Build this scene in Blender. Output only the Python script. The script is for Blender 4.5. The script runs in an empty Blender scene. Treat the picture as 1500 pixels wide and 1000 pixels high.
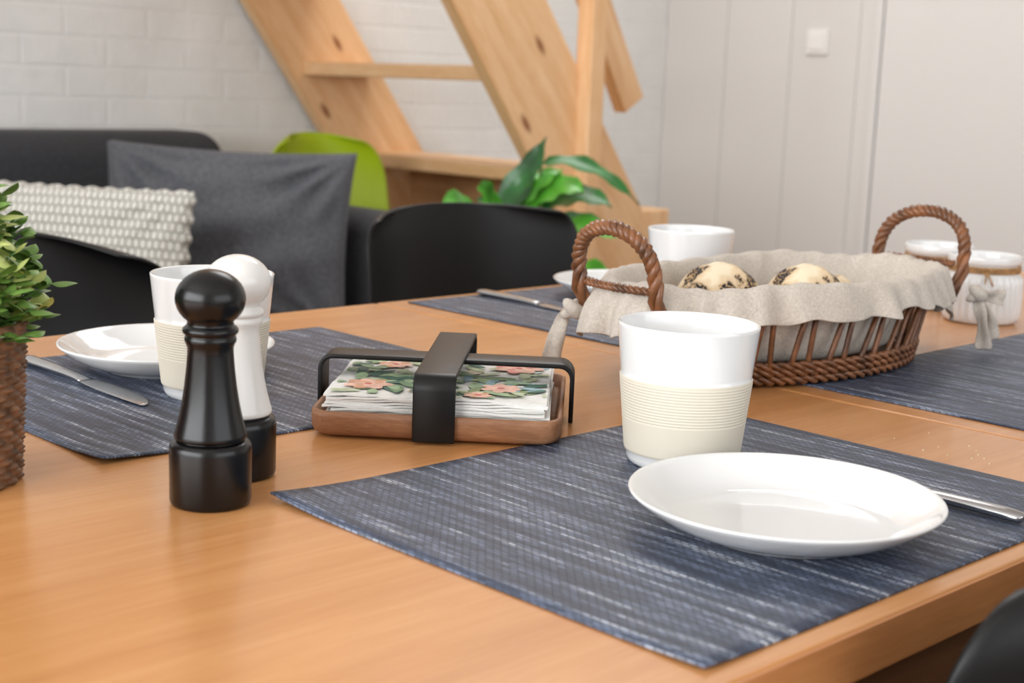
import bpy, math, random
from mathutils import Vector, Matrix, Euler
random.seed(7)
pi=math.pi
sc=bpy.context.scene
COL=sc.collection
TZ=0.75
# ------------------------------------------------------------ materials
def newmat(name):
    m=bpy.data.materials.new(name); m.use_nodes=True
    nt=m.node_tree; b=nt.nodes['Principled BSDF']
    return m,nt,b
def N(nt,t,**k):
    n=nt.nodes.new(t)
    for a,v in k.items():
        if a in n.inputs: n.inputs[a].default_value=v
        else: setattr(n,a,v)
    return n
def rgb(r,g,b): # sRGB 0-255 -> linear
    f=lambda c:(c/255/12.92 if c/255<=0.04045 else ((c/255+0.055)/1.055)**2.4)
    return (f(r),f(g),f(b),1)
def ramp(nt,fac,stops):
    r=nt.nodes.new('ShaderNodeValToRGB')
    el=r.color_ramp.elements
    while len(el)<len(stops): el.new(0.5)
    for e,(p,c) in zip(el,stops): e.position=p; e.color=c
    nt.links.new(fac,r.inputs[0]); return r
def coords(nt,scale=(1,1,1),rot=(0,0,0)):
    tc=nt.nodes.new('ShaderNodeTexCoord'); mp=nt.nodes.new('ShaderNodeMapping')
    mp.inputs['Scale'].default_value=scale; mp.inputs['Rotation'].default_value=rot
    nt.links.new(tc.outputs['Object'],mp.inputs[0]); return mp.outputs[0]
def bump(nt,b,h,strength=0.3,dist=0.002):
    bp=nt.nodes.new('ShaderNodeBump'); bp.inputs['Strength'].default_value=strength
    bp.inputs['Distance'].default_value=dist
    nt.links.new(h,bp.inputs['Height']); nt.links.new(bp.outputs[0],b.inputs['Normal'])
def simple(name,c,rough=0.5,metal=0,coat=0,var=0.06,vs=30,bs=0,bscale=200,bd=0.001,sheen=0,spec=0.5):
    m,nt,b=newmat(name)
    v=coords(nt)
    n=N(nt,'ShaderNodeTexNoise',Scale=vs,Detail=4.0); nt.links.new(v,n.inputs['Vector'])
    c1=tuple(x*(1-var) for x in c[:3])+(1,); c2=tuple(min(1,x*(1+var)) for x in c[:3])+(1,)
    r=ramp(nt,n.outputs['Fac'],[(0.3,c1),(0.7,c2)])
    nt.links.new(r.outputs[0],b.inputs['Base Color'])
    b.inputs['Roughness'].default_value=rough; b.inputs['Metallic'].default_value=metal
    b.inputs['Coat Weight'].default_value=coat; b.inputs['Sheen Weight'].default_value=sheen
    b.inputs['Specular IOR Level'].default_value=spec
    if bs:
        n2=N(nt,'ShaderNodeTexNoise',Scale=bscale,Detail=3.0); nt.links.new(v,n2.inputs['Vector'])
        bump(nt,b,n2.outputs['Fac'],bs,bd)
    return m
def wood(name,c1,c2,c3,scale=(1,14,14),rough=0.4,coat=0.0,knots=False,ns=3.0):
    m,nt,b=newmat(name)
    v=coords(nt,scale)
    n=N(nt,'ShaderNodeTexNoise',Scale=ns,Detail=6.0,Distortion=0.6); nt.links.new(v,n.inputs['Vector'])
    n2=N(nt,'ShaderNodeTexNoise',Scale=ns*9,Detail=3.0); nt.links.new(v,n2.inputs['Vector'])
    mx=nt.nodes.new('ShaderNodeMath'); mx.operation='MULTIPLY_ADD'; mx.inputs[1].default_value=0.35
    nt.links.new(n2.outputs['Fac'],mx.inputs[0]); 
    ad=nt.nodes.new('ShaderNodeMath'); ad.operation='MULTIPLY'; ad.inputs[1].default_value=0.7
    nt.links.new(n.outputs['Fac'],ad.inputs[0]); nt.links.new(ad.outputs[0],mx.inputs[2])
    r=ramp(nt,mx.outputs[0],[(0.36,c1),(0.52,c2),(0.68,c3)])
    out=r.outputs[0]
    if knots:
        tc=coords(nt,(3.4,9.0,9.0))
        vo=N(nt,'ShaderNodeTexVoronoi',Scale=1.0); nt.links.new(tc,vo.inputs['Vector'])
        kr=ramp(nt,vo.outputs['Distance'],[(0.05,(1,1,1,1)),(0.13,(0,0,0,1))])
        mi=nt.nodes.new('ShaderNodeMix'); mi.data_type='RGBA'
        nt.links.new(kr.outputs[0],mi.inputs[0]); nt.links.new(out,mi.inputs[6])
        mi.inputs[7].default_value=rgb(140,84,44); out=mi.outputs[2]
    nt.links.new(out,b.inputs['Base Color'])
    b.inputs['Roughness'].default_value=rough; b.inputs['Coat Weight'].default_value=coat
    b.inputs['Coat Roughness'].default_value=0.15
    bump(nt,b,n2.outputs['Fac'],0.08,0.001)
    return m
M_table=wood('beech_wood',rgb(194,133,80),rgb(203,143,88),rgb(212,154,99),(0.7,12,12),0.27,0.12,ns=2.5)
M_tedge=wood('beech_edge',rgb(180,118,68),rgb(196,132,80),rgb(208,146,92),(1,10,10),0.45)
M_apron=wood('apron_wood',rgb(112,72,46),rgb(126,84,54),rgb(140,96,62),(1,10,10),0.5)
PC=(rgb(216,166,114),rgb(229,184,136),rgb(240,202,158))
M_pine=wood('pine_wood',*PC,(0.7,9,9),0.5,0.0,True)
M_pineY=wood('pine_wood_tread',*PC,(9,0.7,9),0.5)
M_pineZ=wood('pine_wood_post',*PC,(9,9,0.7),0.5)
M_pineshade=wood('pine_wood_shaded',rgb(180,130,86),rgb(194,146,100),rgb(208,160,116),(9,0.7,9),0.6)  # same pine, shade under the stairs put into a browner colour
M_tray=wood('walnut_tray_wood',rgb(126,84,56),rgb(148,102,70),rgb(168,122,88),(2,14,14),0.45,ns=6)
M_floor=wood('oak_floor',rgb(110,84,60),rgb(128,98,70),rgb(144,112,82),(1,8,8),0.45)
M_leg=wood('chair_leg_wood',rgb(176,132,90),rgb(190,146,100),rgb(204,160,112),(9,9,1),0.5)
M_porc=simple('white_porcelain',rgb(231,231,230),0.1,0,0.3,0.01,5)
M_sleeve=simple('beige_sleeve',rgb(218,210,193),0.65,0,0,0.02,20)
M_black=simple('gloss_black',(0.003,0.003,0.0035,1),0.27,0,0,0.1,20,0.04,400,spec=.4)
M_blackp=simple('black_shell_plastic',(0.004,0.004,0.0045,1),0.45,0,0,0.1,20,spec=.35)
M_blackm=simple('black_powdercoat',(0.004,0.004,0.004,1),0.4,0.0,0,0.1,20,spec=.35)
M_whitemill=simple('white_lacquer',rgb(230,228,224),0.25,0,0.2,0.01,10)
M_green=simple('lime_plastic',rgb(170,194,26),0.4,0,0,0.03,10)
M_steel=simple('brushed_steel',(0.5,0.5,0.51,1),0.2,1.0,0,0.05,60)
M_gap=simple('dark_gap',(0.02,0.015,0.01,1),0.8)
M_white=simple('white_paint',rgb(220,218,215),0.5,0,0,0.01,3)
M_door=simple('door_paint',rgb(222,220,218),0.42,0,0,0.01,2)
M_ceil=simple('ceiling_paint',rgb(240,239,237),0.8)
M_switch=simple('switch_plastic',rgb(238,237,234),0.3,0,0,0.01)
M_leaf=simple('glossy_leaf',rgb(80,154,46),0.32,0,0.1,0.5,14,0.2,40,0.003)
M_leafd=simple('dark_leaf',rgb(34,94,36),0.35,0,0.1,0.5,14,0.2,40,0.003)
M_sleaf=simple('sprig_leaf',rgb(104,140,62),0.45,0,0,0.45,60)
M_sleafy=simple('sprig_leaf_light',rgb(190,202,120),0.45,0,0,0.3,60)
M_stem=simple('stem_green',rgb(70,110,40),0.5)
M_soil=simple('soil',rgb(50,36,26),0.9,0,0,0.4,80,0.6,120)
M_pot=simple('grey_pot',rgb(110,108,104),0.6)
M_wick=simple('brown_wicker',rgb(120,76,46),0.38,0,0.1,0.55,55,0.3,300,0.001)
M_seagrass=simple('seagrass_weave',rgb(110,76,50),0.6,0,0,0.6,90,0.5,300,0.001)
M_jute=simple('jute_twine',rgb(176,136,90),0.8,0,0,0.3,200,0.4,500)
M_crumb=simple('bread_crumb',rgb(226,205,165),0.8)
def fabric(name,c,scale=900,var=0.25,bs=0.5,sheen=0.2,bd=0.0012,c2=None):
    m,nt,b=newmat(name); v=coords(nt)
    n=N(nt,'ShaderNodeTexNoise',Scale=scale*0.25,Detail=4.0,Roughness=0.7); nt.links.new(v,n.inputs['Vector'])
    hi=c2 or tuple(min(1,x*(1+var)) for x in c[:3])+(1,)
    r=ramp(nt,n.outputs['Fac'],[(0.32,tuple(x*(1-var) for x in c[:3])+(1,)),(0.68,hi)])
    nt.links.new(r.outputs[0],b.inputs['Base Color'])
    b.inputs['Roughness'].default_value=0.9; b.inputs['Sheen Weight'].default_value=sheen
    bump(nt,b,n.outputs['Fac'],bs,bd); return m
M_sofa=fabric('charcoal_sofa_fabric',rgb(50,51,55),700,0.4,0.5,0.05)
M_pill=fabric('grey_pillow_fabric',rgb(82,83,88),600,0.38,0.6,0.05)
M_linen=fabric('natural_linen',rgb(200,190,178),1500,0.15,0.6,0.05)
M_paper=fabric('napkin_paper',rgb(238,237,233),900,0.04,0.15,0)
def knit():
    m,nt,b=newmat('cream_knit')
    tc=nt.nodes.new('ShaderNodeTexCoord'); sx=nt.nodes.new('ShaderNodeSeparateXYZ'); cx=nt.nodes.new('ShaderNodeCombineXYZ')
    nt.links.new(tc.outputs['Object'],sx.inputs[0]); nt.links.new(sx.outputs[0],cx.inputs[0]); nt.links.new(sx.outputs[2],cx.inputs[1])
    br=N(nt,'ShaderNodeTexBrick',Scale=1.0); br.inputs['Brick Width'].default_value=0.012; br.inputs['Row Height'].default_value=0.018
    br.inputs['Mortar Size'].default_value=0.0024; br.inputs['Mortar Smooth'].default_value=1.0
    nt.links.new(cx.outputs[0],br.inputs['Vector'])
    yn=N(nt,'ShaderNodeTexNoise',Scale=240.0,Detail=3.0); nt.links.new(tc.outputs['Object'],yn.inputs['Vector'])
    r=ramp(nt,br.outputs['Fac'],[(0.1,rgb(228,226,217)),(1.0,rgb(188,184,173))])
    nt.links.new(r.outputs[0],b.inputs['Base Color']); b.inputs['Roughness'].default_value=0.95
    inv=nt.nodes.new('ShaderNodeMath'); inv.operation='SUBTRACT'; 
    nt.links.new(yn.outputs['Fac'],inv.inputs[0]); nt.links.new(br.outputs['Fac'],inv.inputs[1]); bump(nt,b,inv.outputs[0],1.0,0.005); return m
M_knit=knit()
def brickwall():
    m,nt,b=newmat('painted_brick'); 
    tc=nt.nodes.new('ShaderNodeTexCoord'); sx=nt.nodes.new('ShaderNodeSeparateXYZ'); cx=nt.nodes.new('ShaderNodeCombineXYZ')
    nt.links.new(tc.outputs['Object'],sx.inputs[0]); nt.links.new(sx.outputs[0],cx.inputs[0]); nt.links.new(sx.outputs[2],cx.inputs[1])
    nz=N(nt,'ShaderNodeTexNoise',Scale=11.0,Detail=8.0,Roughness=0.65); nt.links.new(tc.outputs['Object'],nz.inputs['Vector'])
    br=N(nt,'ShaderNodeTexBrick',Scale=1.0); br.inputs['Brick Width'].default_value=0.24; br.inputs['Row Height'].default_value=0.078
    br.inputs['Mortar Size'].default_value=0.007; br.inputs['Mortar Smooth'].default_value=1.0
    br.inputs['Color1'].default_value=(1,1,1,1); br.inputs['Color2'].default_value=(0.8,0.8,0.8,1); br.inputs['Mortar'].default_value=(0.0,0.0,0.0,1)
    nt.links.new(cx.outputs[0],br.inputs['Vector'])
    ad=nt.nodes.new('ShaderNodeMath'); ad.operation='MULTIPLY_ADD'; ad.inputs[1].default_value=1.3
    nt.links.new(nz.outputs['Fac'],ad.inputs[0]); 
    m2=nt.nodes.new('ShaderNodeMath'); m2.operation='MULTIPLY'; m2.inputs[1].default_value=0.34
    nt.links.new(br.outputs['Color'],m2.inputs[0]); nt.links.new(m2.outputs[0],ad.inputs[2])
    r=ramp(nt,nz.outputs['Fac'],[(0.3,rgb(228,229,227)),(.7,rgb(235,235,233))])
    nt.links.new(r.outputs[0],b.inputs['Base Color']); b.inputs['Roughness'].default_value=0.5
    bump(nt,b,ad.outputs[0],0.6,0.007); return m
M_brick=brickwall()
def matmat():
    m,nt,b=newmat('woven_placemat')
    tc=nt.nodes.new('ShaderNodeTexCoord'); sx=nt.nodes.new('ShaderNodeSeparateXYZ'); cx=nt.nodes.new('ShaderNodeCombineXYZ')
    nt.links.new(tc.outputs['Object'],sx.inputs[0]); nt.links.new(sx.outputs[1],cx.inputs[0]); nt.links.new(sx.outputs[0],cx.inputs[1])
    br=N(nt,'ShaderNodeTexBrick',Scale=1.0); br.inputs['Brick Width'].default_value=0.0064; br.inputs['Row Height'].default_value=0.0030
    br.inputs['Mortar Size'].default_value=0.0006; br.inputs['Mortar Smooth'].default_value=0.6; br.inputs['Bias'].default_value=0.0
    br.inputs['Color1'].default_value=(0.32,0.32,0.32,1); br.inputs['Color2'].default_value=(0.95,0.95,0.95,1); br.inputs['Mortar'].default_value=(0.05,0.05,0.05,1)
    nt.links.new(cx.outputs[0],br.inputs['Vector'])
    mp=nt.nodes.new('ShaderNodeMapping'); mp.inputs['Scale'].default_value=(140,8,1); nt.links.new(tc.outputs['Object'],mp.inputs[0])
    ns=N(nt,'ShaderNodeTexNoise',Scale=1.0,Detail=2.0,Roughness=0.6); nt.links.new(mp.outputs[0],ns.inputs['Vector'])
    r1=ramp(nt,ns.outputs['Fac'],[(0.36,rgb(54,62,82)),(0.48,rgb(84,96,120)),(0.58,rgb(124,136,160)),(0.68,rgb(204,210,220))])
    mi=nt.nodes.new('ShaderNodeMix'); mi.data_type='RGBA'; mi.blend_type='MIX'
    fr=ramp(nt,br.outputs['Color'],[(0.0,(0,0,0,1)),(0.9,(1,1,1,1))])
    nt.links.new(fr.outputs[0],mi.inputs[0]); mi.inputs[6].default_value=rgb(44,49,62); nt.links.new(r1.outputs[0],mi.inputs[7])
    nt.links.new(mi.outputs[2],b.inputs['Base Color']); b.inputs['Roughness'].default_value=0.48
    inv=nt.nodes.new('ShaderNodeMath'); inv.operation='SUBTRACT'; inv.inputs[0].default_value=1
    nt.links.new(br.outputs['Fac'],inv.inputs[1]); bump(nt,b,inv.outputs[0],0.7,0.0008); return m
M_mat=matmat()
def poppy():
    m,nt,b=newmat('poppy_seed_crust'); v=coords(nt)
    vo=N(nt,'ShaderNodeTexVoronoi',Scale=420.0); nt.links.new(v,vo.inputs['Vector'])
    dots=ramp(nt,vo.outputs['Distance'],[(0.55,(1,1,1,1)),(0.68,(0,0,0,1))])
    n=N(nt,'ShaderNodeTexNoise',Scale=34.0,Detail=3.0); nt.links.new(v,n.inputs['Vector'])
    msk=ramp(nt,n.outputs['Fac'],[(0.46,(0,0,0,1)),(0.51,(1,1,1,1))])
    mu=nt.nodes.new('ShaderNodeMath'); mu.operation='MULTIPLY'; nt.links.new(dots.outputs[0],mu.inputs[0]); nt.links.new(msk.outputs[0],mu.inputs[1])
    base=ramp(nt,n.outputs['Fac'],[(0.35,rgb(236,220,190)),(0.55,rgb(206,168,120))])
    mi=nt.nodes.new('ShaderNodeMix'); mi.data_type='RGBA'; nt.links.new(mu.outputs[0],mi.inputs[0])
    nt.links.new(base.outputs[0],mi.inputs[6]); mi.inputs[7].default_value=(0.012,0.012,0.018,1)
    nt.links.new(mi.outputs[2],b.inputs['Base Color']); b.inputs['Roughness'].default_value=0.7
    bump(nt,b,mu.outputs[0],0.8,0.0015); return m
M_poppy=poppy()
# ------------------------------------------------------------ mesh helpers
def mesh(name,vs,fs,mats,parent=None,smooth=True,fm=None,loc=(0,0,0),rot=(0,0,0)):
    me=bpy.data.meshes.new(name); me.from_pydata([tuple(v) for v in vs],[],fs); me.update()
    if not isinstance(mats,(list,tuple)): mats=[mats]
    for m in mats: me.materials.append(m)
    if fm:
        for p,i in zip(me.polygons,fm): p.material_index=i
    if smooth: me.polygons.foreach_set('use_smooth',[True]*len(me.polygons))
    o=bpy.data.objects.new(name,me); COL.objects.link(o); o.location=loc; o.rotation_euler=rot
    if parent: o.parent=parent
    return o
def empty(name,loc=(0,0,0),rz=0,s=1):
    e=bpy.data.objects.new(name,None); COL.objects.link(e); e.location=loc; e.rotation_euler=(0,0,rz); e.empty_display_size=0.05
    e.scale=(s,s,s); return e
def mods(o,bevel=0,seg=3,sub=0,solid=0,off=0):
    if solid: m=o.modifiers.new('s','SOLIDIFY'); m.thickness=solid; m.offset=off
    if bevel: m=o.modifiers.new('b','BEVEL'); m.width=bevel; m.segments=seg; m.limit_method='ANGLE'; m.angle_limit=math.radians(40)
    if sub: m=o.modifiers.new('u','SUBSURF'); m.levels=sub; m.render_levels=sub
    return o
BF=[(0,3,2,1),(4,5,6,7),(0,1,5,4),(1,2,6,5),(2,3,7,6),(3,0,4,7)]
def bx(a,b):
    (x0,y0,z0),(x1,y1,z1)=a,b
    return [(x0,y0,z0),(x1,y0,z0),(x1,y1,z0),(x0,y1,z0),(x0,y0,z1),(x1,y0,z1),(x1,y1,z1),(x0,y1,z1)]
def boxes(name,lst,mat,parent=None,bevel=0.0,seg=3,loc=(0,0,0),rot=(0,0,0),smooth=False):
    vs=[];fs=[]
    for a,b in lst:
        k=len(vs); vs+=bx(a,b); fs+=[tuple(i+k for i in f) for f in BF]
    o=mesh(name,vs,fs,mat,parent,smooth or bevel>0,None,loc,rot)
    if bevel:
        mods(o,bevel,seg); w=o.modifiers.new('w','WEIGHTED_NORMAL'); w.keep_sharp=False
    return o
def lathe(name,prof,mats,parent=None,segs=64,midx=None,rf=None,loc=(0,0,0)):
    vs=[];fs=[];fm=[]
    n=len(prof)
    for (r,z) in prof:
        for k in range(segs):
            t=2*pi*k/segs; rr=r if rf is None else r+rf(r,z,t)
            vs.append((rr*math.cos(t),rr*math.sin(t),z))
    for i in range(n-1):
        for k in range(segs):
            k2=(k+1)%segs
            fs.append((i*segs+k,i*segs+k2,(i+1)*segs+k2,(i+1)*segs+k)); fm.append(midx[i] if midx else 0)
    return mesh(name,vs,fs,mats,parent,True,fm,loc)
def frames(pts,closed):
    P=[Vector(p) for p in pts]; n=len(P); T=[]
    for i in range(n):
        a=P[(i-1)%n] if (closed or i>0) else P[i]; b=P[(i+1)%n] if (closed or i<n-1) else P[i]
        T.append((b-a).normalized())
    up=Vector((0,0,1)) if abs(T[0].z)<0.9 else Vector((1,0,0))
    Nn=(up-T[0]*up.dot(T[0])).normalized(); F=[]
    for i in range(n):
        Nn=(Nn-T[i]*Nn.dot(T[i])).normalized(); F.append((P[i],T[i],Nn.copy(),T[i].cross(Nn)))
    return F
def tube_geo(pts,rad,segs=8,closed=False,vs=None,fs=None):
    if vs is None: vs=[];fs=[]
    k=len(vs); F=frames(pts,closed); n=len(F)
    for i,(p,t,a,b) in enumerate(F):
        r=rad[i] if isinstance(rad,(list,tuple)) else rad
        for j in range(segs):
            th=2*pi*j/segs; vs.append(p+a*r*math.cos(th)+b*r*math.sin(th))
    for i in range(n if closed else n-1):
        i2=(i+1)%n
        for j in range(segs):
            j2=(j+1)%segs; fs.append((k+i*segs+j,k+i*segs+j2,k+i2*segs+j2,k+i2*segs+j))
    if not closed:
        fs.append(tuple(k+j for j in range(segs))[::-1]); fs.append(tuple(k+(n-1)*segs+j for j in range(segs)))
    return vs,fs
def rope_geo(pts,R,r,strands,twists,closed,vs,fs,segs=7):
    F=frames(pts,closed); n=len(F)
    for s in range(strands):
        q=[]
        for i,(p,t,a,b) in enumerate(F):
            th=2*pi*(s/strands+twists*i/(n if closed else n-1)); q.append(p+a*R*math.cos(th)+b*R*math.sin(th))
        tube_geo(q,r,segs,closed,vs,fs)
    return vs,fs
def loft(name,secs,mat,parent,segs=14,e=1.0,loc=(0,0,0),rot=(0,0,0)):
    vs=[];fs=[]
    for (x,yc,hy,hz,zc) in secs:
        for j in range(segs):
            th=2*pi*j/segs; c,s=math.cos(th),math.sin(th)
            vs.append((x,yc+hy*math.copysign(abs(c)**e,c),zc+hz*math.copysign(abs(s)**e,s)))
    n=len(secs)
    for i in range(n-1):
        for j in range(segs):
            j2=(j+1)%segs; fs.append((i*segs+j,i*segs+j2,(i+1)*segs+j2,(i+1)*segs+j))
    fs.append(tuple(range(segs))[::-1]); fs.append(tuple((n-1)*segs+j for j in range(segs)))
    return mesh(name,vs,fs,mat,parent,True,None,loc,rot)
def leaf_geo(vs,fs,p0,p1,p2,w,side,n=8,fold=0.18,wave=0.0,base=0.0):
    k=len(vs); p0,p1,p2=Vector(p0),Vector(p1),Vector(p2); side=Vector(side)
    for i in range(n+1):
        t=i/n; p=p0*(1-t)**2+p1*2*t*(1-t)+p2*t*t; tg=(p1-p0)*(1-t)+(p2-p1)*t
        if tg.length<1e-6: tg=p2-p0
        tg.normalize(); s=(side-tg*side.dot(tg)).normalized(); nn=s.cross(tg)
        ww=w*(math.sin(pi*min(1,max(0,(t**0.75)))))**0.85 if 0<t<1 else w*0.03
        wv=wave*math.sin(t*18)
        vs+= [p-s*ww*0.5+nn*(ww*fold+wv), p-s*ww*0.25+nn*ww*fold*0.35, p, p+s*ww*0.25+nn*ww*fold*0.35, p+s*ww*0.5+nn*(ww*fold-wv)]
    for i in range(n):
        for j in range(4):
            a=k+i*5+j; fs.append((a,a+1,a+6,a+5))
# ------------------------------------------------------------ room shell
X0,X1,Y0,Y1,ZC=-2.2,4.20,-2.2,3.52,2.75
boxes('floor',[((X0-.1,Y0-.1,-.08),(X1+.1,Y1+.1,0))],M_floor)
boxes('ceiling',[((X0-.1,Y0-.1,ZC),(X1+.1,Y1+.1,ZC+.08))],M_ceil)
boxes('wall_back',[((X0,Y1,0),(X1+.1,Y1+.1,ZC))],M_brick)
yb=Y1; lst=[((X1+.012,Y0,0),(X1+.1,Y1,ZC))]
for w in (.28,.28,.27):
    lst.append(((X1+.007,yb-w+.002,0),(X1+.014,yb-.002,ZC))); yb-=w
lst.append(((X1+.007,2.625,0),(X1+.014,yb-.002,ZC)))
y=1.68
while y>Y0:
    lst.append(((X1+.007,max(Y0,y-.28)+.002,0),(X1+.014,y-.002,ZC))); y-=.28
lst.append(((X1+.007,1.68,2.12),(X1+.014,2.625,ZC)))
boxes('wall_right',lst,M_white,None,0.001,2)
d=empty('door_1',(X1,2.14,0))
boxes('slab',[((-.004,-.455,0.01),(.010,.455,2.08))],M_door,d,0.003)
v,f=tube_geo([(-.006,-.40,1.02),(-.05,-.40,1.02),(-.055,-.39,1.02),(-.055,-.28,1.02)],.009,10)
mesh('handle',v,f,M_steel,d)
boxes('trim_1',[((X1-.008,2.600,0),(X1+.010,2.628,2.13)),((X1-.006,1.65,0),(X1+.01,1.68,2.13)),((X1-.006,1.68,2.09),(X1+.01,2.60,2.13))],M_door,None,0.003)
boxes('baseboard_back',[((X0,Y1-.014,0),(X1,Y1,.07))],M_white,None,.003)
boxes('baseboard_right',[((X1-.014,2.65,0),(X1+.01,Y1-.014,.07))],M_white,None,.003)
WY0,WY1,WZ0,WZ1=-1.0,2.5,.85,2.35
boxes('wall_left',[((X0-.1,Y0,0),(X0,WY0,ZC)),((X0-.1,WY1,0),(X0,Y1+.1,ZC)),((X0-.1,WY0,0),(X0,WY1,WZ0)),((X0-.1,WY0,WZ1),(X0,WY1,ZC))],M_white)
w=empty('window_1',(X0-.05,0,0)); fr=[]
for yy in (WY0,(WY0+WY1)/2-.025,WY1-.05): fr.append(((-.03,yy,WZ0),(.03,yy+.05,WZ1)))
for zz in (WZ0,WZ1-.05): fr.append(((-.03,WY0,zz),(.03,WY1,zz+.05)))
boxes('frame',fr,M_door,w,.003)
VX0,VX1=-.6,2.6
boxes('wall_front',[((X0-.1,Y0-.1,0),(VX0,Y0,ZC)),((VX1,Y0-.1,0),(X1+.1,Y0,ZC)),((VX0,Y0-.1,0),(VX1,Y0,WZ0)),((VX0,Y0-.1,WZ1),(VX1,Y0,ZC))],M_white)
w=empty('window_2',(0,Y0-.05,0)); fr=[]
for xx in (VX0,(VX0+VX1)/2-.025,VX1-.05): fr.append(((xx,-.03,WZ0),(xx+.05,.03,WZ1)))
for zz in (WZ0,WZ1-.05): fr.append(((VX0,-.03,zz),(VX1,.03,zz+.05)))
boxes('frame',fr,M_door,w,.003)
s=empty('light_switch',(X1+.007,2.85,1.19))
boxes('plate',[((-.010,-.042,-.042),(0,.042,.042))],M_switch,s,.003)
boxes('rocker',[((-.015,-.027,-.027),(-.009,.027,.027))],M_switch,s,.002)
# ------------------------------------------------------------ staircase
st=empty('wooden_staircase',(0,0,0))
ang=math.radians(52.8); L=3.08
for nm,yy in (('stringer_far',3.47),('stringer_near',2.63)):
    boxes(nm,[((-L/2,-.021,-.135),(L/2,.021,.135))],M_pine,st,.004,2,(2.397,yy,1.325),(0,ang,0))
for k in range(-3,6):
    z=1.035+.26*k; x=2.621-.26*k/1.315
    boxes('tread_%d'%(k+4),[((-.12,-.405,-.019),(.12,.405,.019))],M_pineY,st,.004,2,(x,3.05,z))
boxes('post',[((-.028,-.028,0),(.028,.028,2.7))],M_pineZ,st,.005,2,(2.80,2.595,0))
p1=Vector((3.11,2.70,.965)); dd=Vector((-.2,0,.33)).normalized(); Lb=1.9
c=p1+dd*Lb/2; a2=math.atan2(dd.z,-dd.x)
boxes('handrail',[((-Lb/2,-.022,-.045),(Lb/2,.022,.045))],M_pine,st,.005,2,(c.x+.01,2.735,c.z),(0,a2,0))
boxes('riser_board',[((-.01,-.40,0),(.01,.40,.735))],M_pineshade,st,.003,2,(2.93,3.05,0))
boxes('newel_block',[((-.065,-.065,0),(.065,.065,.675))],M_pineZ,st,.005,2,(3.14,2.70,0))
# ------------------------------------------------------------ sofa
so=empty('sofa',(0,0,0))
boxes('back',[((-.4,3.22,.12),(2.118,3.47,.86))],M_sofa,so,.075,7)
boxes('arm_right',[((1.97,2.42,.12),(2.11,3.30,.72))],M_sofa,so,.05,6)
boxes('arm_left',[((-.6,2.42,.12),(-.4,3.36,.72))],M_sofa,so,.05,6)
boxes('base',[((-.45,2.44,.12),(2.02,3.3,.31))],M_sofa,so,.02,4)
boxes('seat_cushion_1',[((-.39,2.40,.31),(.79,3.22,.435))],M_sofa,so,.04,5)
boxes('seat_cushion_2',[((.80,2.40,.31),(1.965,3.22,.435))],M_sofa,so,.04,5)
boxes('feet',[((x,y,0),(x+.05,y+.05,.125)) for x in (-.5,2.02) for y in (2.5,3.28)],M_leg,so,.005)
def pillow(name,W,H,T,mat,loc,rz,tilt,roll=0,pull=.07,wr=.006,n=40,edge=0):
    vs=[];fs=[]
    for side in (1,-1):
        for i in range(n+1):
            for j in range(n+1):
                u=-1+2*i/n; v=-1+2*j/n
                x=W/2*u*(1-pull*(1-v*v)*abs(u)); z=H/2*v*(1-pull*(1-u*u)*abs(v))
                if edge: 
                    if abs(u)>.97: x*=1+edge*math.sin(v*30)
                    if abs(v)>.97: z*=1+edge*math.sin(u*44)
                h=T/2*max(0,(1-u*u)*(1-v*v))**.42
                q=(1-u*u)*(1-v*v)
                h+=wr*(math.sin(5*u+3*v+1)+math.sin(9*u*v+2)+.7*math.sin(11*v-4*u))*q
                for cu,cv in ((1,1),(-1,1),(1,-1),(-1,-1)):
                    du,dv=u-cu,v-cv; rr=math.hypot(du,dv); an=math.atan2(dv*cv,du*cu)
                    h+=wr*1.1*math.sin(an*16)*math.exp(-((rr-.45)/.35)**2)*min(1,q*4)
                vs.append((x,-side*h,z))
    m=(n+1)**2
    for s in (0,1):
        for i in range(n):
            for j in range(n):
                a=s*m+i*(n+1)+j; q=(a,a+n+1,a+n+2,a+1); fs.append(q if s==0 else q[::-1])
    o=mesh(name,vs,fs,mat); md=o.modifiers.new('w','WELD'); md.merge_threshold=.0005
    o.rotation_euler=(Matrix.Rotation(rz,3,'Z')@Matrix.Rotation(-tilt,3,'X')@Matrix.Rotation(roll,3,'Y')).to_euler(); o.location=loc
    return o
RZ=math.radians(-44.5)
pillow('throw_pillow',.545,.42,.20,M_pill,(1.725,2.65,.650),RZ+.02,.2,.02,.055,.009,64)
pillow('knitted_pillow',.48,.35,.16,M_knit,(1.29,2.54,.621),RZ-.02,.22,0.02,.02,.003,80,.014)
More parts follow.
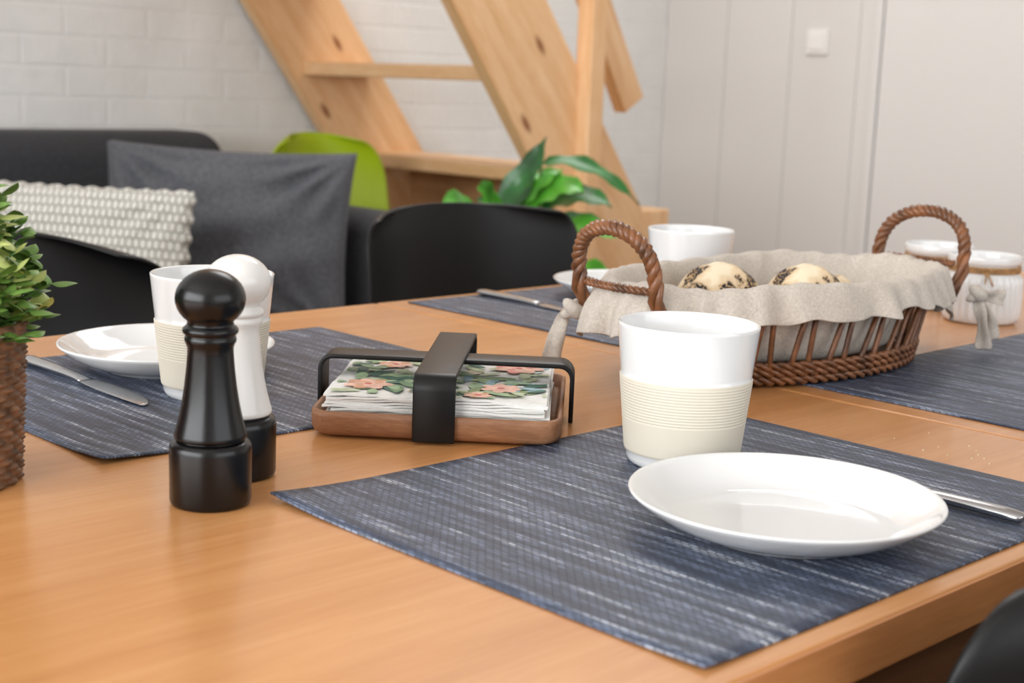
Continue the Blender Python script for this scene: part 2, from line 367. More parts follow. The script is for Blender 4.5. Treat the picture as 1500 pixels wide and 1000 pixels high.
# ------------------------------------------------------------ shell chair
def shell_chair(name,loc,rz,mat,ht=.83,crown=.016,cr=.05,topw=.2,W=.236,conc=.085,legs=True):
    e=empty(name,loc,rz)
    pr=[(-.235,.425),(-.215,.447),(-.16,.452),(-.06,.442),(.04,.436),(.12,.440),(.175,.463),(.205,.51),(.222,.57),(.236,.65)]
    if ht-cr>.67: pr+=[(.244,(ht-cr+.65)/2),(.250,ht-cr)]
    for q in (.3,.55,.75,.88,.96,1.0): pr.append((.250+.012*q,ht-cr+cr*q))
    n=len(pr); ns=28; vs=[];fs=[]
    for i,(y,z) in enumerate(pr):
        seat=1-min(1,max(0,(z-.44)/.16)) if i>3 else 1
        if i<3: w=min(W,[.17,.205,.222][i])
        else: w=W
        if z>ht-cr:
            q=(z-(ht-cr))/cr; w=topw+(W-topw)*math.sqrt(max(0,1-q*q))
        elif z>.5: w=W
        for j in range(ns+1):
            s=-1+2*j/ns; a=abs(s)**2.4
            yy=y-(1-seat)*conc*a; zz=z+seat*(.05 if i>2 else .02)*a
            if z>.6: zz+=crown*(1-s*s)*((z-.6)/(ht-.6))
            vs.append((s*w,yy,zz))
    for i in range(n-1):
        for j in range(ns):
            a=i*(ns+1)+j; fs.append((a,a+1,a+ns+2,a+ns+1))
    o=mesh('shell',vs,fs,mat,e); mods(o,sub=1,solid=.007)
    if legs:
        v=[];f=[]
        for sx in (-1,1):
            for sy in (-1,1):
                tube_geo([(sx*.12,sy*.11,.43),(sx*.18,sy*.19,0)],[.014,.009],10,False,v,f)
        mesh('legs',v,f,M_leg,e)
        v=[];f=[]
        for p,q in (((-.15,-.14,.36),(.15,.14,.36)),((.15,-.14,.36),(-.15,.14,.36)),((-.17,-.17,.1),(.15,.14,.38)),((.17,-.17,.1),(-.15,.14,.38)),((-.14,-.13,.41),(.14,-.13,.41)),((-.14,.13,.41),(.14,.13,.41))):
            tube_geo([p,q],.004,6,False,v,f)
        mesh('struts',v,f,M_blackm,e)
    return e
shell_chair('dining_chair',(.755,1.40,0),0,M_blackp,.785,.03,.10,.12,.225)
shell_chair('dining_chair',(1.475,1.41,0),0,M_blackp,.812,.014,.045,.185,.218)
shell_chair('dining_chair',(.814,.468,0),pi,M_blackp,.785,.02,.05,.19)
shell_chair('lime_shell_chair',(2.325,2.92,0),0,M_green,.845,.02,.13,.115,.203)
# ------------------------------------------------------------ dining table
tb=empty('dining_table',(0,0,0))
TY0,TY1=.36,1.31
boxes('top_main',[((-.35,TY0,TZ-.028),(1.0565,TY1,TZ))],M_table,tb,.002,2)
boxes('top_leaf',[((1.0595,TY0,TZ-.028),(2.15,TY1,TZ))],M_table,tb,.002,2)
boxes('edge_band',[((-.35,TY0-.0015,TZ-.0275),(2.15,TY0+.0005,TZ-.0015))],M_tedge,tb)
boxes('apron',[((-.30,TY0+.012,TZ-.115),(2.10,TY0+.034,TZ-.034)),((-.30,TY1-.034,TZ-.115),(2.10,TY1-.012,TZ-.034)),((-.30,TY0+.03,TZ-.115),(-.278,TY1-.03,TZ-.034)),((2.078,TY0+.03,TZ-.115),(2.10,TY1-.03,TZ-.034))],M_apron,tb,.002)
boxes('slide_rails',[((-.28,TY0+.03,TZ-.06),(2.08,TY0+.06,TZ-.027)),((-.28,TY1-.06,TZ-.06),(2.08,TY1-.03,TZ-.027))],M_gap,tb)
boxes('legs',[((x,y,0),(x+.065,y+.065,TZ-.03)) for x in (-.28,2.01) for y in (TY0+.035,TY1-.1)],M_tedge,tb,.004)
# ------------------------------------------------------------ placemats
def placemat(x0,x1,y0,y1,lift=()):
    nx,ny=44,34; vs=[];fs=[]; cx,cy=(x0+x1)/2,(y0+y1)/2
    for i in range(nx+1):
        for j in range(ny+1):
            x=x0+(x1-x0)*i/nx; yv=y0+(y1-y0)*j/ny; z=0.0
            for (lx,ly,h,rr) in lift:
                dd=math.hypot(x-lx,yv-ly); z+=h*max(0,1-dd/rr)**2
            vs.append((x-cx,yv-cy,z))
    for i in range(nx):
        for j in range(ny):
            a=i*(ny+1)+j; fs.append((a,a+ny+1,a+ny+2,a+1))
    o=mesh('placemat',vs,fs,M_mat,None,True,None,(cx,cy,TZ+.0003)); mods(o,solid=.0014,off=1); return o
placemat(.498,.932,.374,.716,[(.498,.716,.004,.09),(.498,.374,.002,.08)])
placemat(.457,.898,.850,1.205,[(.457,.85,.004,.08)])
placemat(1.092,1.53,.945,1.29)
placemat(1.088,1.56,.395,.745)
MT=TZ+.0019
# ------------------------------------------------------------ crockery
PP=[(0.0001,.003),(.050,.003),(.052,.0005),(.0535,0),(.0555,.0003),(.058,.003),(.068,.0052),(.078,.0095),(.087,.015),(.0935,.0198),(.0962,.0222),(.0966,.0232),(.0960,.0239),(.0945,.0234),(.0915,.0213),(.085,.0165),(.077,.0112),(.070,.0076),(.065,.0062),(.060,.0058),(.04,.0057),(0.0001,.0056)]
def plate(x,y,z=MT): return lathe('dinner_plate',[(r*.974,h) for r,h in PP],M_porc,None,96,None,None,(x,y,z))
plate(.702,.476); plate(.657,1.104); plate(1.35,1.17)
def cup(x,y,S=1.0,z=MT):
    pr=[(.0001,.003),(.028,.003),(.030,.0005),(.032,0),(.0345,.0004),(.0368,.0025),(.0380,.0055),(.0386,.0095)]; mi=[0]*7
    r0=lambda z:.0384+(z-.009)*(.0478-.0384)/(.097-.009)
    pr.append((r0(.0105)+.0009,.0102)); mi.append(1)
    pr.append((r0(.012)+.0011,.0118)); mi.append(1)
    for zz in (.018,.024,.030): pr.append((r0(zz)+.0011,zz)); mi.append(1)
    zz=.032
    while zz<.0585:
        for dz,dr in ((0,.00108),(.0006,.00108),(.0010,.00082),(.0015,.00082)):
            pr.append((r0(zz+dz)+dr,zz+dz)); mi.append(1)
        zz+=.0020
    pr.append((r0(.0605)+.001,.0603)); mi.append(1)
    pr.append((r0(.0610),.0610)); mi.append(1)
    for zz in (.065,.075,.083,.090,.0945): pr.append((r0(zz),zz)); mi.append(0)
    pr+=[(.0477,.0963),(.0470,.0970),(.0460,.0966),(.0455,.095),(.0445,.085),(.0420,.06),(.0395,.035),(.0365,.012),(.032,.007),(.02,.0055),(.0001,.0055)]; mi+=[0]*11
    return lathe('ceramic_cup',[(r*S,h*S) for r,h in pr],[M_porc,M_sleeve],None,96,mi,None,(x,y,z))
cup(.7765,.6155,1.035); cup(.63,.9885,1.035); cup(1.306,1.04,1.05)
# ------------------------------------------------------------ knives
def knife(x,y,rz,z=MT):
    e=empty('table_knife',(x,y,z),rz)
    h=[(0,0,.0035,.0022,.0040),(.002,0,.0058,.0034,.0040),(.012,0,.0068,.0040,.0044),(.04,0,.0060,.0038,.0044),(.075,0,.0050,.0034,.0042),(.098,0,.0046,.003,.0036),(.106,0,.0052,.0028,.0032),(.110,.0005,.0058,.0016,.003)]
    loft('handle',h,M_steel,e,16)
    b=[(.108,.0003,.0055,.0012,.003),(.116,.002,.0085,.0009,.003),(.13,.0026,.0100,.0008,.0026),(.16,.0028,.0105,.0008,.0022),(.185,.0022,.0095,.0007,.0018),(.198,.0008,.0072,.0006,.0016),(.207,-.0015,.004,.0005,.0014),(.211,-.003,.0012,.0003,.0013)]
    loft('blade',b,M_steel,e,16)
    return e
knife(.834,.388,pi/2); knife(.565,1.19,-pi/2); knife(1.205,1.288,-pi/2-.03)
# ------------------------------------------------------------ mills
def mill(name,x,y,top,sc_=1.0):
    base=[(.0001,.0),(.0225,0),(.0240,.0008),(.0248,.003),(.0250,.034),(.0246,.0372),(.0232,.0392),(.0205,.0400)]
    groove=[(.0198,.0402),(.0198,.0412)]
    body=[(.0216,.0413),(.0222,.0426),(.0218,.0445),(.0205,.049),(.0188,.056),(.0172,.064),(.0157,.074),(.0146,.084),(.0139,.093),(.0138,.097),(.0146,.0995),(.0154,.101),(.0156,.1025),(.0150,.1045),(.0146,.1050),(.0160,.1058),(.0168,.1072),(.0166,.1090),(.0152,.1105),(.0138,.1112),(.0140,.1120)]
    head=[]
    for k in range(15):
        t=-0.86+ (pi/2+.86)*k/14; head.append((max(.0001,.0211*math.cos(t)),.1270+.0178*math.sin(t)))
    pr=base+groove+body+head; mi=[0]*(len(base)+1)+[1]*(len(pr)-len(base)-2)
    return lathe(name,[(r*sc_,z*sc_) for r,z in pr],[M_black,top],None,72,mi,None,(x,y,TZ))
mill('pepper_mill',.467,.735,M_black); mill('salt_mill',.5155,.779,M_whitemill,1.01)
# ------------------------------------------------------------ napkin holder
HX,HY=.741,.8254; HR=math.radians(-47.3)
nh=empty('napkin_holder',(HX,HY,TZ+.0022),HR)
def rrect(h,r,n=6):
    o=[]
    for cx,cy,a in ((h-r,h-r,0),(-h+r,h-r,pi/2),(-h+r,-h+r,pi),(h-r,-h+r,3*pi/2)):
        for k in range(n+1): t=a+pi/2*k/n; o.append((cx+r*math.cos(t),cy+r*math.sin(t)))
    return o
def stackrings(name,rings,mat,parent,cap=True,**k):
    vs=[];fs=[];n=len(rings[0][0])
    for pts,z in rings:
        vs+=[(x,y,z) for x,y in pts]
    for i in range(len(rings)-1):
        for j in range(n):
            j2=(j+1)%n; fs.append((i*n+j,i*n+j2,(i+1)*n+j2,(i+1)*n+j))
    fs.append(tuple(range(n))[::-1]); fs.append(tuple((len(rings)-1)*n+j for j in range(n)))
    return mesh(name,vs,fs,mat,parent,True,None,**k)
def sc2(p,s): return [(x*s,y*s) for x,y in p]
R0=rrect(.0925,.016)
tr=stackrings('tray',[(sc2(R0,.955),.0),(sc2(R0,.985),.002),(R0,.006),(sc2(R0,1.003),.014),(R0,.0175),(sc2(R0,.985),.0185),(sc2(R0,.965),.0178),(sc2(R0,.955),.010),(sc2(R0,.93),.009)],M_tray,nh)
def strap(name,h,z1,wd,th,parent,rz,zo=0):
    r=.010
    path=[(-h,0),(-h,z1-r)]
    for k in range(1,7): t=pi-(pi/2)*k/6; path.append((-h+r+r*math.cos(t),z1-r+r*math.sin(t)))
    path+= [(-x,z) for x,z in path[::-1]]
    vs=[];fs=[];n=len(path)
    for i,(x,z) in enumerate(path):
        a=path[max(0,i-1)]; b=path[min(n-1,i+1)]; tx,tz=b[0]-a[0],b[1]-a[1]; l=math.hypot(tx,tz); nx,nz=-tz/l,tx/l
        for s in (-1,1):
            vs.append((x+nx*th/2,s*wd/2,z+nz*th/2)); vs.append((x-nx*th/2,s*wd/2,z-nz*th/2))
    for i in range(n-1):
        a=i*4;b=a+4
        fs+=[(a,b,b+2,a+2),(a+1,a+3,b+3,b+1),(a,a+1,b+1,b),(a+2,b+2,b+3,a+3)]
    fs+=[(0,2,3,1),(4*n-4,4*n-3,4*n-1,4*n-2)]
    o=mesh(name,vs,fs,M_blackm,parent,True,None,(0,0,zo),(0,0,rz)); mods(o,.0009,2); return o
strap('strap_front_back',.0965,.048,.031,.0036,nh,pi/2)
strap('strap_side',.0985,.0445,.031,.0036,nh,0)
ns_=empty('napkin_stack',(HX,HY,TZ+.0022),HR)
vs=[];fs=[]
zz=.0095; k=0
while zz<.0290:
    ox,oy,ro=random.uniform(-.0022,.0022),random.uniform(-.003,.001),random.uniform(-.018,.018)
    h=.0815+random.uniform(-.0015,.001); n=22; base=len(vs)
    ring=[]
    for e_ in range(4):
        for q in range(n):
            t=-1+2*q/n; x,y=[(t*h,-h),(h,t*h),(-t*h,h),(-h,-t*h)][e_]; ring.append((x,y))
    for dz in (0,.0015):
        for i,(x,y) in enumerate(ring):
            wv=.0006*math.sin(i*.55+k*1.1)+.0003*math.sin(i*1.7+k)
            X=x*math.cos(ro)-y*math.sin(ro)+ox; Y=x*math.sin(ro)+y*math.cos(ro)+oy
            vs.append((X,Y,zz+dz+wv))
    m=len(ring)
    for j in range(m): fs.append((base+j,base+(j+1)%m,base+m+(j+1)%m,base+m+j))
    vs+= [(ox,oy,zz),(ox,oy,zz+.0015)]
    for j in range(m):
        fs.append((base+(j+1)%m,base+j,base+2*m)); fs.append((base+m+j,base+m+(j+1)%m,base+2*m+1))
    zz+=.0017; k+=1
ztop=zz-.0017+.0015
mesh('sheets',vs,fs,M_paper,ns_,False)
cols=[rgb(118,150,110),rgb(158,182,144),rgb(196,208,170),rgb(82,116,102),rgb(150,180,188),rgb(222,168,134),rgb(230,152,138),rgb(243,190,170),rgb(204,104,98),rgb(236,216,182),rgb(202,216,208),rgb(132,146,100),rgb(243,241,235)]
pm=[simple('print_ink_%d'%i,c,.7,0,0,.26,110) for i,c in enumerate(cols)]
vs=[];fs=[];fm=[]
def blob(cx,cy,a,b,rot,mi,z,lens=True,n=14):
    k=len(vs)
    for i in range(n):
        t=2*pi*i/n; x=a*math.cos(t); y=b*math.sin(t)*(abs(math.sin(t))**.5 if lens else 1)
        X=cx+x*math.cos(rot)-y*math.sin(rot); Y=cy+x*math.sin(rot)+y*math.cos(rot)
        X=max(-.0795,min(.0795,X)); Y=max(-.0805,min(.0785,Y)); vs.append((X,Y,z))
    fs.append(tuple(range(k,k+n))); fm.append(mi)
zp=ztop+.0012
for i in range(24):
    blob(random.uniform(-.074,.074),random.uniform(-.074,.074),random.uniform(.006,.012),random.uniform(.004,.008),random.uniform(0,6),random.choice([10,9,4,2]),zp-.0002+i*.000002,False)
for i in range(34):
    cx,cy=random.uniform(-.085,.07),random.uniform(-.085,.07); rot0=random.uniform(0,2*pi); c_=random.choice([0,1,2,3,4,11,1])
    for q in range(5):
        d_=q*.012; px=cx+d_*math.cos(rot0); py=cy+d_*math.sin(rot0)
        sgn=1 if q%2 else -1; ro=rot0+sgn*.8; ll=random.uniform(.009,.015)
        if max(abs(px),abs(py))>.078: continue
        blob(px+ll*math.cos(ro),py+ll*math.sin(ro),ll,ll*.36,ro,random.choice([c_,c_,1,2,3]),zp+(i*7+q)*.000003)
for cx,cy,S in ((-.055,-.05,1.2),(-.045,.03,.9),(.055,.035,1.3),(.045,-.045,1),(-.07,.07,.8),(.03,-.072,.7),(0,.065,1)):
    c=random.choice([6,7,5,6])
    for p in range(7):
        t=p*pi/3.5+random.uniform(-.2,.2); blob(cx+.007*S*math.cos(t),cy+.007*S*math.sin(t),.009*S,.0055*S,t,c if p%2 else 7,zp+.0007+p*.000002,False)
    blob(cx,cy,.003,.003,0,8,zp+.0007+.00002,False)
mesh('floral_print',vs,fs,pm,ns_,False,fm)
# ------------------------------------------------------------ bread basket
BXY=(1.163,.808); BR=math.radians(-3)
bb=empty('bread_basket',(BXY[0],BXY[1],TZ+.0024),BR)
def el(t,sx,sy,z): return Vector((sx*math.cos(t),sy*math.sin(t),z))
vs=[];fs=[]
n=50
def stk(f): return (.172+.038*f,.098+.004*f,.004+.074*f)
for i in range(n):
    t=2*pi*i/n; s=.060 if i%2 else -.02
    pts=[el(t+s*f+.12*f,*stk(f)) for f in (0,.3,.6,1)]
    tube_geo(pts,.0027,6,False,vs,fs)
mesh('stakes',vs,fs,M_wick,bb)
vs=[];fs=[]
for zc,ff in ((.0045,0),(.0115,.08),(.0175,.16),(.070,.9),(.076,1)):
    sx,sy,_=stk(ff); pts=[el(2*pi*i/300,sx+.001,sy+.001,zc) for i in range(300)]
    rope_geo(pts,.0024,.0024,2,42,True,vs,fs,6)
mesh('woven_bands',vs,fs,M_wick,bb)
o=stackrings('base_disc',[([tuple(el(2*pi*i/48,.168,.092,0)[:2]) for i in range(48)],.003),([tuple(el(2*pi*i/48,.168,.092,0)[:2]) for i in range(48)],.008)],M_wick,bb)
vs=[];fs=[]
for sgn in (-1,1):
    wy=.044 if sgn<0 else .050
    pts=[Vector((sgn*.212,-wy,.050)),Vector((sgn*.224,-wy-.002,.066))]
    for i in range(41):
        u=-1+2*i/40
        yv=(wy+.003)*math.sin(u*pi/2); hz=.058*(max(0,math.cos(u*pi/2)))**.6
        pts.append(Vector((sgn*(.232+.012*math.cos(u*pi/2)),yv,.082+hz)))
    pts+=[Vector((sgn*.224,wy+.002,.066)),Vector((sgn*.212,wy,.050))]
    rope_geo(pts,.0040,.0036,3,8,False,vs,fs,7)
    # short woven band binding the handle foot
    q=[Vector((sgn*(.236-(yy/.05)**2*.010),yy,.088)) for yy in [-.044+.088*i/30 for i in range(31)]]
    rope_geo(q,.0022,.0024,2,7,False,vs,fs,6)
mesh('handles',vs,fs,M_wick,bb)
prof=[(.001,.001,.014),(.09,.05,.0135),(.146,.076,.015),(.160,.084,.024),(.172,.090,.045),(.188,.092,.067),(.202,.0945,.080),(.210,.098,.089),(.216,.102,.0920),(.2225,.108,.0895),(.2245,.111,.082),(.226,.113,.074),(.227,.115,.066),(.2275,.116,.060)]
vs=[];fs=[]; nt_=280
def fold(t,a): return math.sin(a*t+math.sin(2*t+a)*1.3)
for i,(sx,sy,z) in enumerate(prof):
    for k in range(nt_):
        t=2*pi*k/nt_
        w=(fold(t,7)+.7*fold(t,13)+.6*fold(t,24)+.5*fold(t,41))
        hang=max(0,(i-8)/5.0)
        dr=.0015*w*(1 if i>6 else .3)+hang*.0034*(fold(t,15)+.8*fold(t,27)+.7*fold(t,39))+hang*.005
        dz=.0018*fold(t,6)*(1 if 5<i<11 else 0)+.0010*fold(t,31)*(1 if i>6 else 0)+hang*.005*(fold(t,3)*.6+.7*fold(t,8)+.4*fold(t,21))
        # ends: cloth wraps outside the handle feet and hangs lower
        for tc_,am in ((pi,1.0),(0,.75),(2*pi,.75)):
            g=math.exp(-((t-tc_)/.42)**4)
            dr+=min(1,hang*2.2)*.019*g*am; dz-=hang*.016*g*am
        for tc_,am in ((pi+.50,1.9),(pi-.50,1.2),(-.45,1.5),(.45,.9)):
            dt=(t-tc_+pi)%(2*pi)-pi; g=math.exp(-(dt/.17)**2)
            dz-=hang*.015*g*am; dr+=hang*.006*g*math.sin(t*46)*min(am,1.3)
        vs.append(((sx+dr)*math.cos(t),(sy+dr)*math.sin(t),z+dz))
for i in range(len(prof)-1):
    for k in range(nt_):
        k2=(k+1)%nt_; fs.append((i*nt_+k,i*nt_+k2,(i+1)*nt_+k2,(i+1)*nt_+k))
o=mesh('linen_liner',vs,fs,M_linen,bb); mods(o,sub=1,solid=.0014)
def ribbon(pts,w,seed):
    F=frames(pts,False); v=[];f=[]
    for i,(p,t,a,b) in enumerate(F):
        ww=w*(.5+.7*i/len(F)); th=.5*math.sin(i*.9+seed)
        s=a*math.cos(th)+b*math.sin(th); v+=[p-s*ww,p-s*ww*.3+s.cross(t)*ww*.35,p+s*ww*.3-s.cross(t)*ww*.2,p+s*ww]
    for i in range(len(F)-1):
        for j in range(3): a=i*4+j; f.append((a,a+1,a+5,a+4))
    return v,f
for (kx,ky,tails) in ((-.220,-.074,[(-.008,-.014,-.058),(.026,-.014,-.050),(-.030,.004,-.042)]),(.220,-.074,[(.002,-.018,-.056),(.022,-.016,-.048),(.046,-.012,-.006)]),(-.236,.055,[(-.014,.006,-.045)])):
    k0=Vector((kx,ky,.060)); vs=[];fs=[]
    for q,(dx,dy,dz) in enumerate(tails):
        pts=[k0+Vector((dx*f,dy*f**.6,dz*f*f*.6+dz*.4*f)) for f in [i/9 for i in range(10)]]
        v,f=ribbon(pts,.0090,q+kx*10); o=len(vs); vs+=v; fs+=[tuple(i+o for i in t) for t in f]
    tube_geo([k0+Vector((-.009,-.002,.011)),k0+Vector((-.005,-.009,.003)),k0+Vector((.005,-.010,-.004)),k0+Vector((.011,-.003,.003))],[.003,.0082,.0082,.003],8,False,vs,fs)
    tube_geo([k0+Vector((-.011,0,-.006)),k0+Vector((0,-.008,.001)),k0+Vector((.011,0,.009))],[.003,.0082,.003],8,False,vs,fs)
    o=mesh('cloth_tie',vs,fs,M_linen,bb); mods(o,sub=1,solid=.0009)
def roll(name,x,y,z,rz,a,b,c):
    vs=[];fs=[];n=36;m=24
    for i in range(m+1):
        ph=-pi/2+pi*i/m
        for k in range(n):
            t=2*pi*k/n; cx,cy,cz=math.cos(ph)*math.cos(t),math.cos(ph)*math.sin(t),math.sin(ph)
            q=1+.03*math.sin(3*t+ph*2)+.02*math.sin(7*t)
            if cz<-.3: cz=-.3-(abs(cz)-.3)*.45
            g=1-.07*math.exp(-((cy-.2*cx)/.10)**2)*max(0,cz)+.02*math.sin(9*cx+5*cy)
            vs.append((a*cx*q,b*cy*q,c*cz*g))
    for i in range(m):
        for k in range(n):
            k2=(k+1)%n; fs.append((i*n+k,i*n+k2,(i+1)*n+k2,(i+1)*n+k))
    return mesh(name,vs,fs,M_poppy,None,True,None,(x,y,z),(0,0,rz))
roll('poppy_seed_roll',1.106,.843,.803,-.75,.044,.034,.046)
roll('poppy_seed_roll',1.176,.791,.803,-.75,.042,.035,.046)
roll('poppy_seed_roll',1.248,.806,.796,.4,.034,.030,.036)
roll('poppy_seed_roll',1.050,.800,.790,.9,.030,.028,.032)
# ------------------------------------------------------------ storage jars
def jar(x,y):
    e=empty('storage_jar',(x,y,TZ+.0002))
    pr=[(.0001,0),(.038,0),(.0415,.0012),(.0435,.004),(.0445,.010),(.0448,.02),(.0448,.03),(.0448,.04),(.0445,.050),(.0435,.0545),(.0415,.0575),(.0400,.0595),(.0395,.0625),(.0395,.068),(.0405,.070),(.0425,.0715),(.0430,.0735),(.0430,.0785),(.0424,.0800),(.0410,.0806),(.0395,.0798),(.0388,.077),(.037,.06),(.037,.03),(.034,.02),(.0001,.02)]
    lathe('body',pr,M_porc,e,288,None,lambda r,z,t:(.0018*(abs(math.cos(16*t))*2-1) if (.004<z<.055 and r>.04) else 0))
    v=[];f=[]
    for zc in (.0618,.0645,.0672):
        rope_geo([Vector((.0410*math.cos(2*pi*i/200),.0410*math.sin(2*pi*i/200),zc)) for i in range(200)],.0007,.0009,2,50,True,v,f,5)
    k0=Vector((-.036,-.022,.0645))
    for q in ((-.012,.0,.003),(.005,-.011,.003),(-.009,-.004,-.014),(-.003,-.011,-.016)):
        rope_geo([k0+Vector(q)*s for s in (0,.35,.7,1)],.0006,.0008,2,4,False,v,f,5)
    mesh('twine',v,f,M_jute,e); return e
jar(1.604,.828); jar(1.66,.92)
# ------------------------------------------------------------ small plant on table
pp=empty('potted_plant',(.360,.877,TZ))
RR=220; rows=22; vs=[];fs=[]
for i in range(rows*4+1):
    z=.102*i/(rows*4); row=i/4.0
    r=.046+.005*(z/.102)
    for k in range(RR):
        t=2*pi*k/RR
        d_=.0018*abs(math.sin(pi*row))+.0018*math.sin(20*t+pi*math.floor(row))*abs(math.sin(pi*row))
        vs.append(((r+d_)*math.cos(t),(r+d_)*math.sin(t),z))
m=rows*4+1
for i in range(m-1):
    for k in range(RR):
        k2=(k+1)%RR; fs.append((i*RR+k,i*RR+k2,(i+1)*RR+k2,(i+1)*RR+k))
o=mesh('woven_pot',vs,fs,M_seagrass,pp)
lathe('soil',[(.0001,.09),(.03,.092),(.048,.088)],M_soil,pp,32)
lathe('pot_inner',[(.0001,.001),(.045,.001),(.0475,.05),(.0495,.102),(.0505,.1035),(.0515,.102)],M_seagrass,pp,48)
for nm,mt,cnt,seed in (('foliage',M_sleaf,120,3),('foliage_light',M_sleafy,55,9)):
    rnd=random.Random(seed); vs=[];fs=[];sv=[];sf=[]
    for i in range(cnt):
        a=rnd.uniform(0,2*pi); el_=rnd.uniform(.05,1.0); rr=.068*math.sqrt(el_); top=.200-.085*el_+rnd.uniform(-.025,.010)
        if seed==9: top+=.005
        p0=Vector((.02*math.cos(a),.02*math.sin(a),.09)); p2=Vector((rr*math.cos(a),rr*math.sin(a),top)); p1=Vector((rr*.6*math.cos(a),rr*.6*math.sin(a),top*.9))
        pts=[p0*(1-t)**2+p1*2*t*(1-t)+p2*t*t for t in [q/5 for q in range(6)]]
        tube_geo(pts,.0009,5,False,sv,sf)
        for q in range(12):
            t=.35+.65*q/11; c=p0*(1-t)**2+p1*2*t*(1-t)+p2*t*t; b=q*2.4+i; ll=rnd.uniform(.011,.018)
            dr=Vector((math.cos(b),math.sin(b),rnd.uniform(-.1,.9))).normalized()
            leaf_geo(vs,fs,c,c+dr*ll*.5+Vector((0,0,.002)),c+dr*ll-Vector((0,0,.001)),ll*.8,Vector((-math.sin(b),math.cos(b),.1)),5,.15)
    mesh(nm,vs,fs,mt,pp); mesh(nm+'_stems',sv,sf,M_stem,pp)
# ------------------------------------------------------------ large houseplant
hp=empty('leafy_houseplant',(2.20,2.17,0))
lathe('pot',[(.0001,0),(.11,0),(.12,.01),(.145,.40),(.15,.42),(.14,.42),(.135,.40),(.13,.37),(.0001,.37)],M_pot,hp,48)
lathe('soil',[(.0001,.385),(.13,.38)],M_soil,hp,32)
rt=Vector((.7133,-.7009,0)); fw=Vector((.7009,.7133,0))
def W(a,b,z): return rt*a+fw*b+Vector((0,0,z))
vs=[];fs=[];vd=[];fd=[];sv=[];sf=[]
LV=[
 ((-.10,0,.72),(-.03,0,.80),(.01,-.02,.905),.075,1),
 ((-.12,-.03,.70),(-.07,-.05,.76),(-.02,-.05,.83),.06,1),
 ((.00,0,.845),(.10,-.02,.875),(.21,-.05,.770),.045,1),
 ((-.13,-.05,.70),(-.17,-.08,.78),(-.20,-.1,.735),.10,0),
 ((-.08,-.06,.70),(-.12,-.1,.80),(-.13,-.12,.80),.075,0),
 ((-.03,-.05,.74),(.05,-.08,.83),(.09,-.1,.79),.08,0),
 ((.00,-.04,.74),(.08,-.06,.81),(.15,-.1,.765),.075,1),
 ((-.02,.02,.74),(.0,.05,.81),(.05,.1,.83),.07,0),
 ((.02,-.02,.70),(.10,-.05,.73),(.19,-.10,.70),.07,0),
 ((.05,-.02,.60),(.12,-.06,.64),(.16,-.10,.57),.09,0),
 ((-.05,.04,.70),(-.10,.10,.77),(-.14,.14,.75),.07,1),
 ((-.02,-.06,.66),(-.06,-.12,.72),(-.10,-.2,.66),.09,0),
 ((.03,.05,.66),(.10,.10,.74),(.16,.15,.70),.08,1),
 ((-.04,-.02,.74),(-.02,-.04,.80),(.04,-.06,.83),.05,0),
]
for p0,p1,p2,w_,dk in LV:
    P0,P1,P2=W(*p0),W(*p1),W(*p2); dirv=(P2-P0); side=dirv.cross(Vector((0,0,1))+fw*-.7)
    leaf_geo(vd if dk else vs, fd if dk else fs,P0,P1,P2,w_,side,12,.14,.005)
    b0=Vector((random.uniform(-.03,.03),random.uniform(-.03,.03),.38))
    pts=[b0*(1-t)**2+Vector((P0.x*.3,P0.y*.3,.6))*2*t*(1-t)+P0*t*t for t in [q/8 for q in range(9)]]
    tube_geo(pts,.0035,6,False,sv,sf)
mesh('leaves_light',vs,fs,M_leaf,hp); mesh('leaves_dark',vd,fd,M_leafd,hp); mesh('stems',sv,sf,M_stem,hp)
vs=[];fs=[]
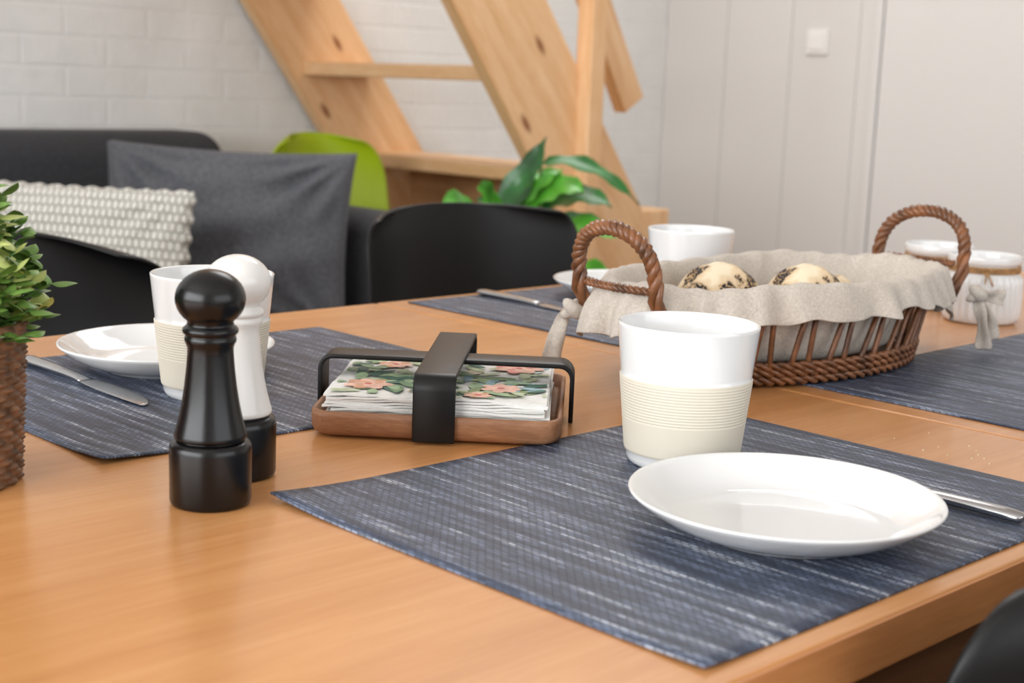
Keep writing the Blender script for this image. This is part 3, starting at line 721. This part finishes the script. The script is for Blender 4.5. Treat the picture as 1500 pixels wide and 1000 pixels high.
for i in range(14):
    x=random.uniform(.96,1.04); y=random.uniform(.45,.60); r=random.uniform(.0005,.0011); k=len(vs)
    vs+=[(x+r,y,TZ),(x-r*.5,y+r,TZ),(x-r,y-r*.7,TZ),(x,y,TZ+r*1.4)]; fs+=[(k,k+1,k+3),(k+1,k+2,k+3),(k+2,k,k+3)]
mesh('bread_crumbs',vs,fs,M_crumb)
# ------------------------------------------------------------ lights
def area(name,loc,rot,sx,sy,p,col):
    l=bpy.data.lights.new(name,'AREA'); l.shape='RECTANGLE'; l.size=sx; l.size_y=sy; l.energy=p; l.color=col
    o=bpy.data.objects.new(name,l); COL.objects.link(o); o.location=loc; o.rotation_euler=rot; return o
area('window_light_1',(X0+.02,(WY0+WY1)/2,(WZ0+WZ1)/2),(0,-pi/2,0),WZ1-WZ0-.1,WY1-WY0-.1,108,(.975,.99,1))
area('rear_fill',((VX0+VX1)/2,Y0+.02,(WZ0+WZ1)/2),(pi/2,0,0),VX1-VX0-.1,WZ1-WZ0-.1,26,(.96,.98,1))  # added soft fill from behind the camera, set in the opening
area('background_fill',(2.5,2.3,ZC-.03),(0,0,0),1.3,1.3,32,(.99,.995,1))  # added area light under the ceiling, brightens walls and back corner
wd=bpy.data.worlds.new('World'); sc.world=wd; wd.use_nodes=True
bg=wd.node_tree.nodes['Background']; bg.inputs[0].default_value=(.9,.95,1,1); bg.inputs[1].default_value=1.0
# ------------------------------------------------------------ camera
cam=bpy.data.cameras.new('camera'); co=bpy.data.objects.new('camera',cam); COL.objects.link(co)
cam.sensor_width=36; cam.lens=50.4; cam.clip_start=.02
p=math.radians(10.15); ro=.037
f0=fw*math.cos(p)+Vector((0,0,-math.sin(p))); u0=fw*math.sin(p)+Vector((0,0,math.cos(p)))
r_=rt*math.cos(ro)+u0*math.sin(ro); u_=u0*math.cos(ro)-rt*math.sin(ro); b_=-f0
co.matrix_world=Matrix(((r_.x,u_.x,b_.x,0),(r_.y,u_.y,b_.y,0),(r_.z,u_.z,b_.z,1.01),(0,0,0,1)))
cam.dof.use_dof=True; cam.dof.focus_distance=1.05; cam.dof.aperture_fstop=9
sc.camera=co
sc.view_settings.view_transform='Standard'; sc.view_settings.look='None'; sc.view_settings.exposure=0.03
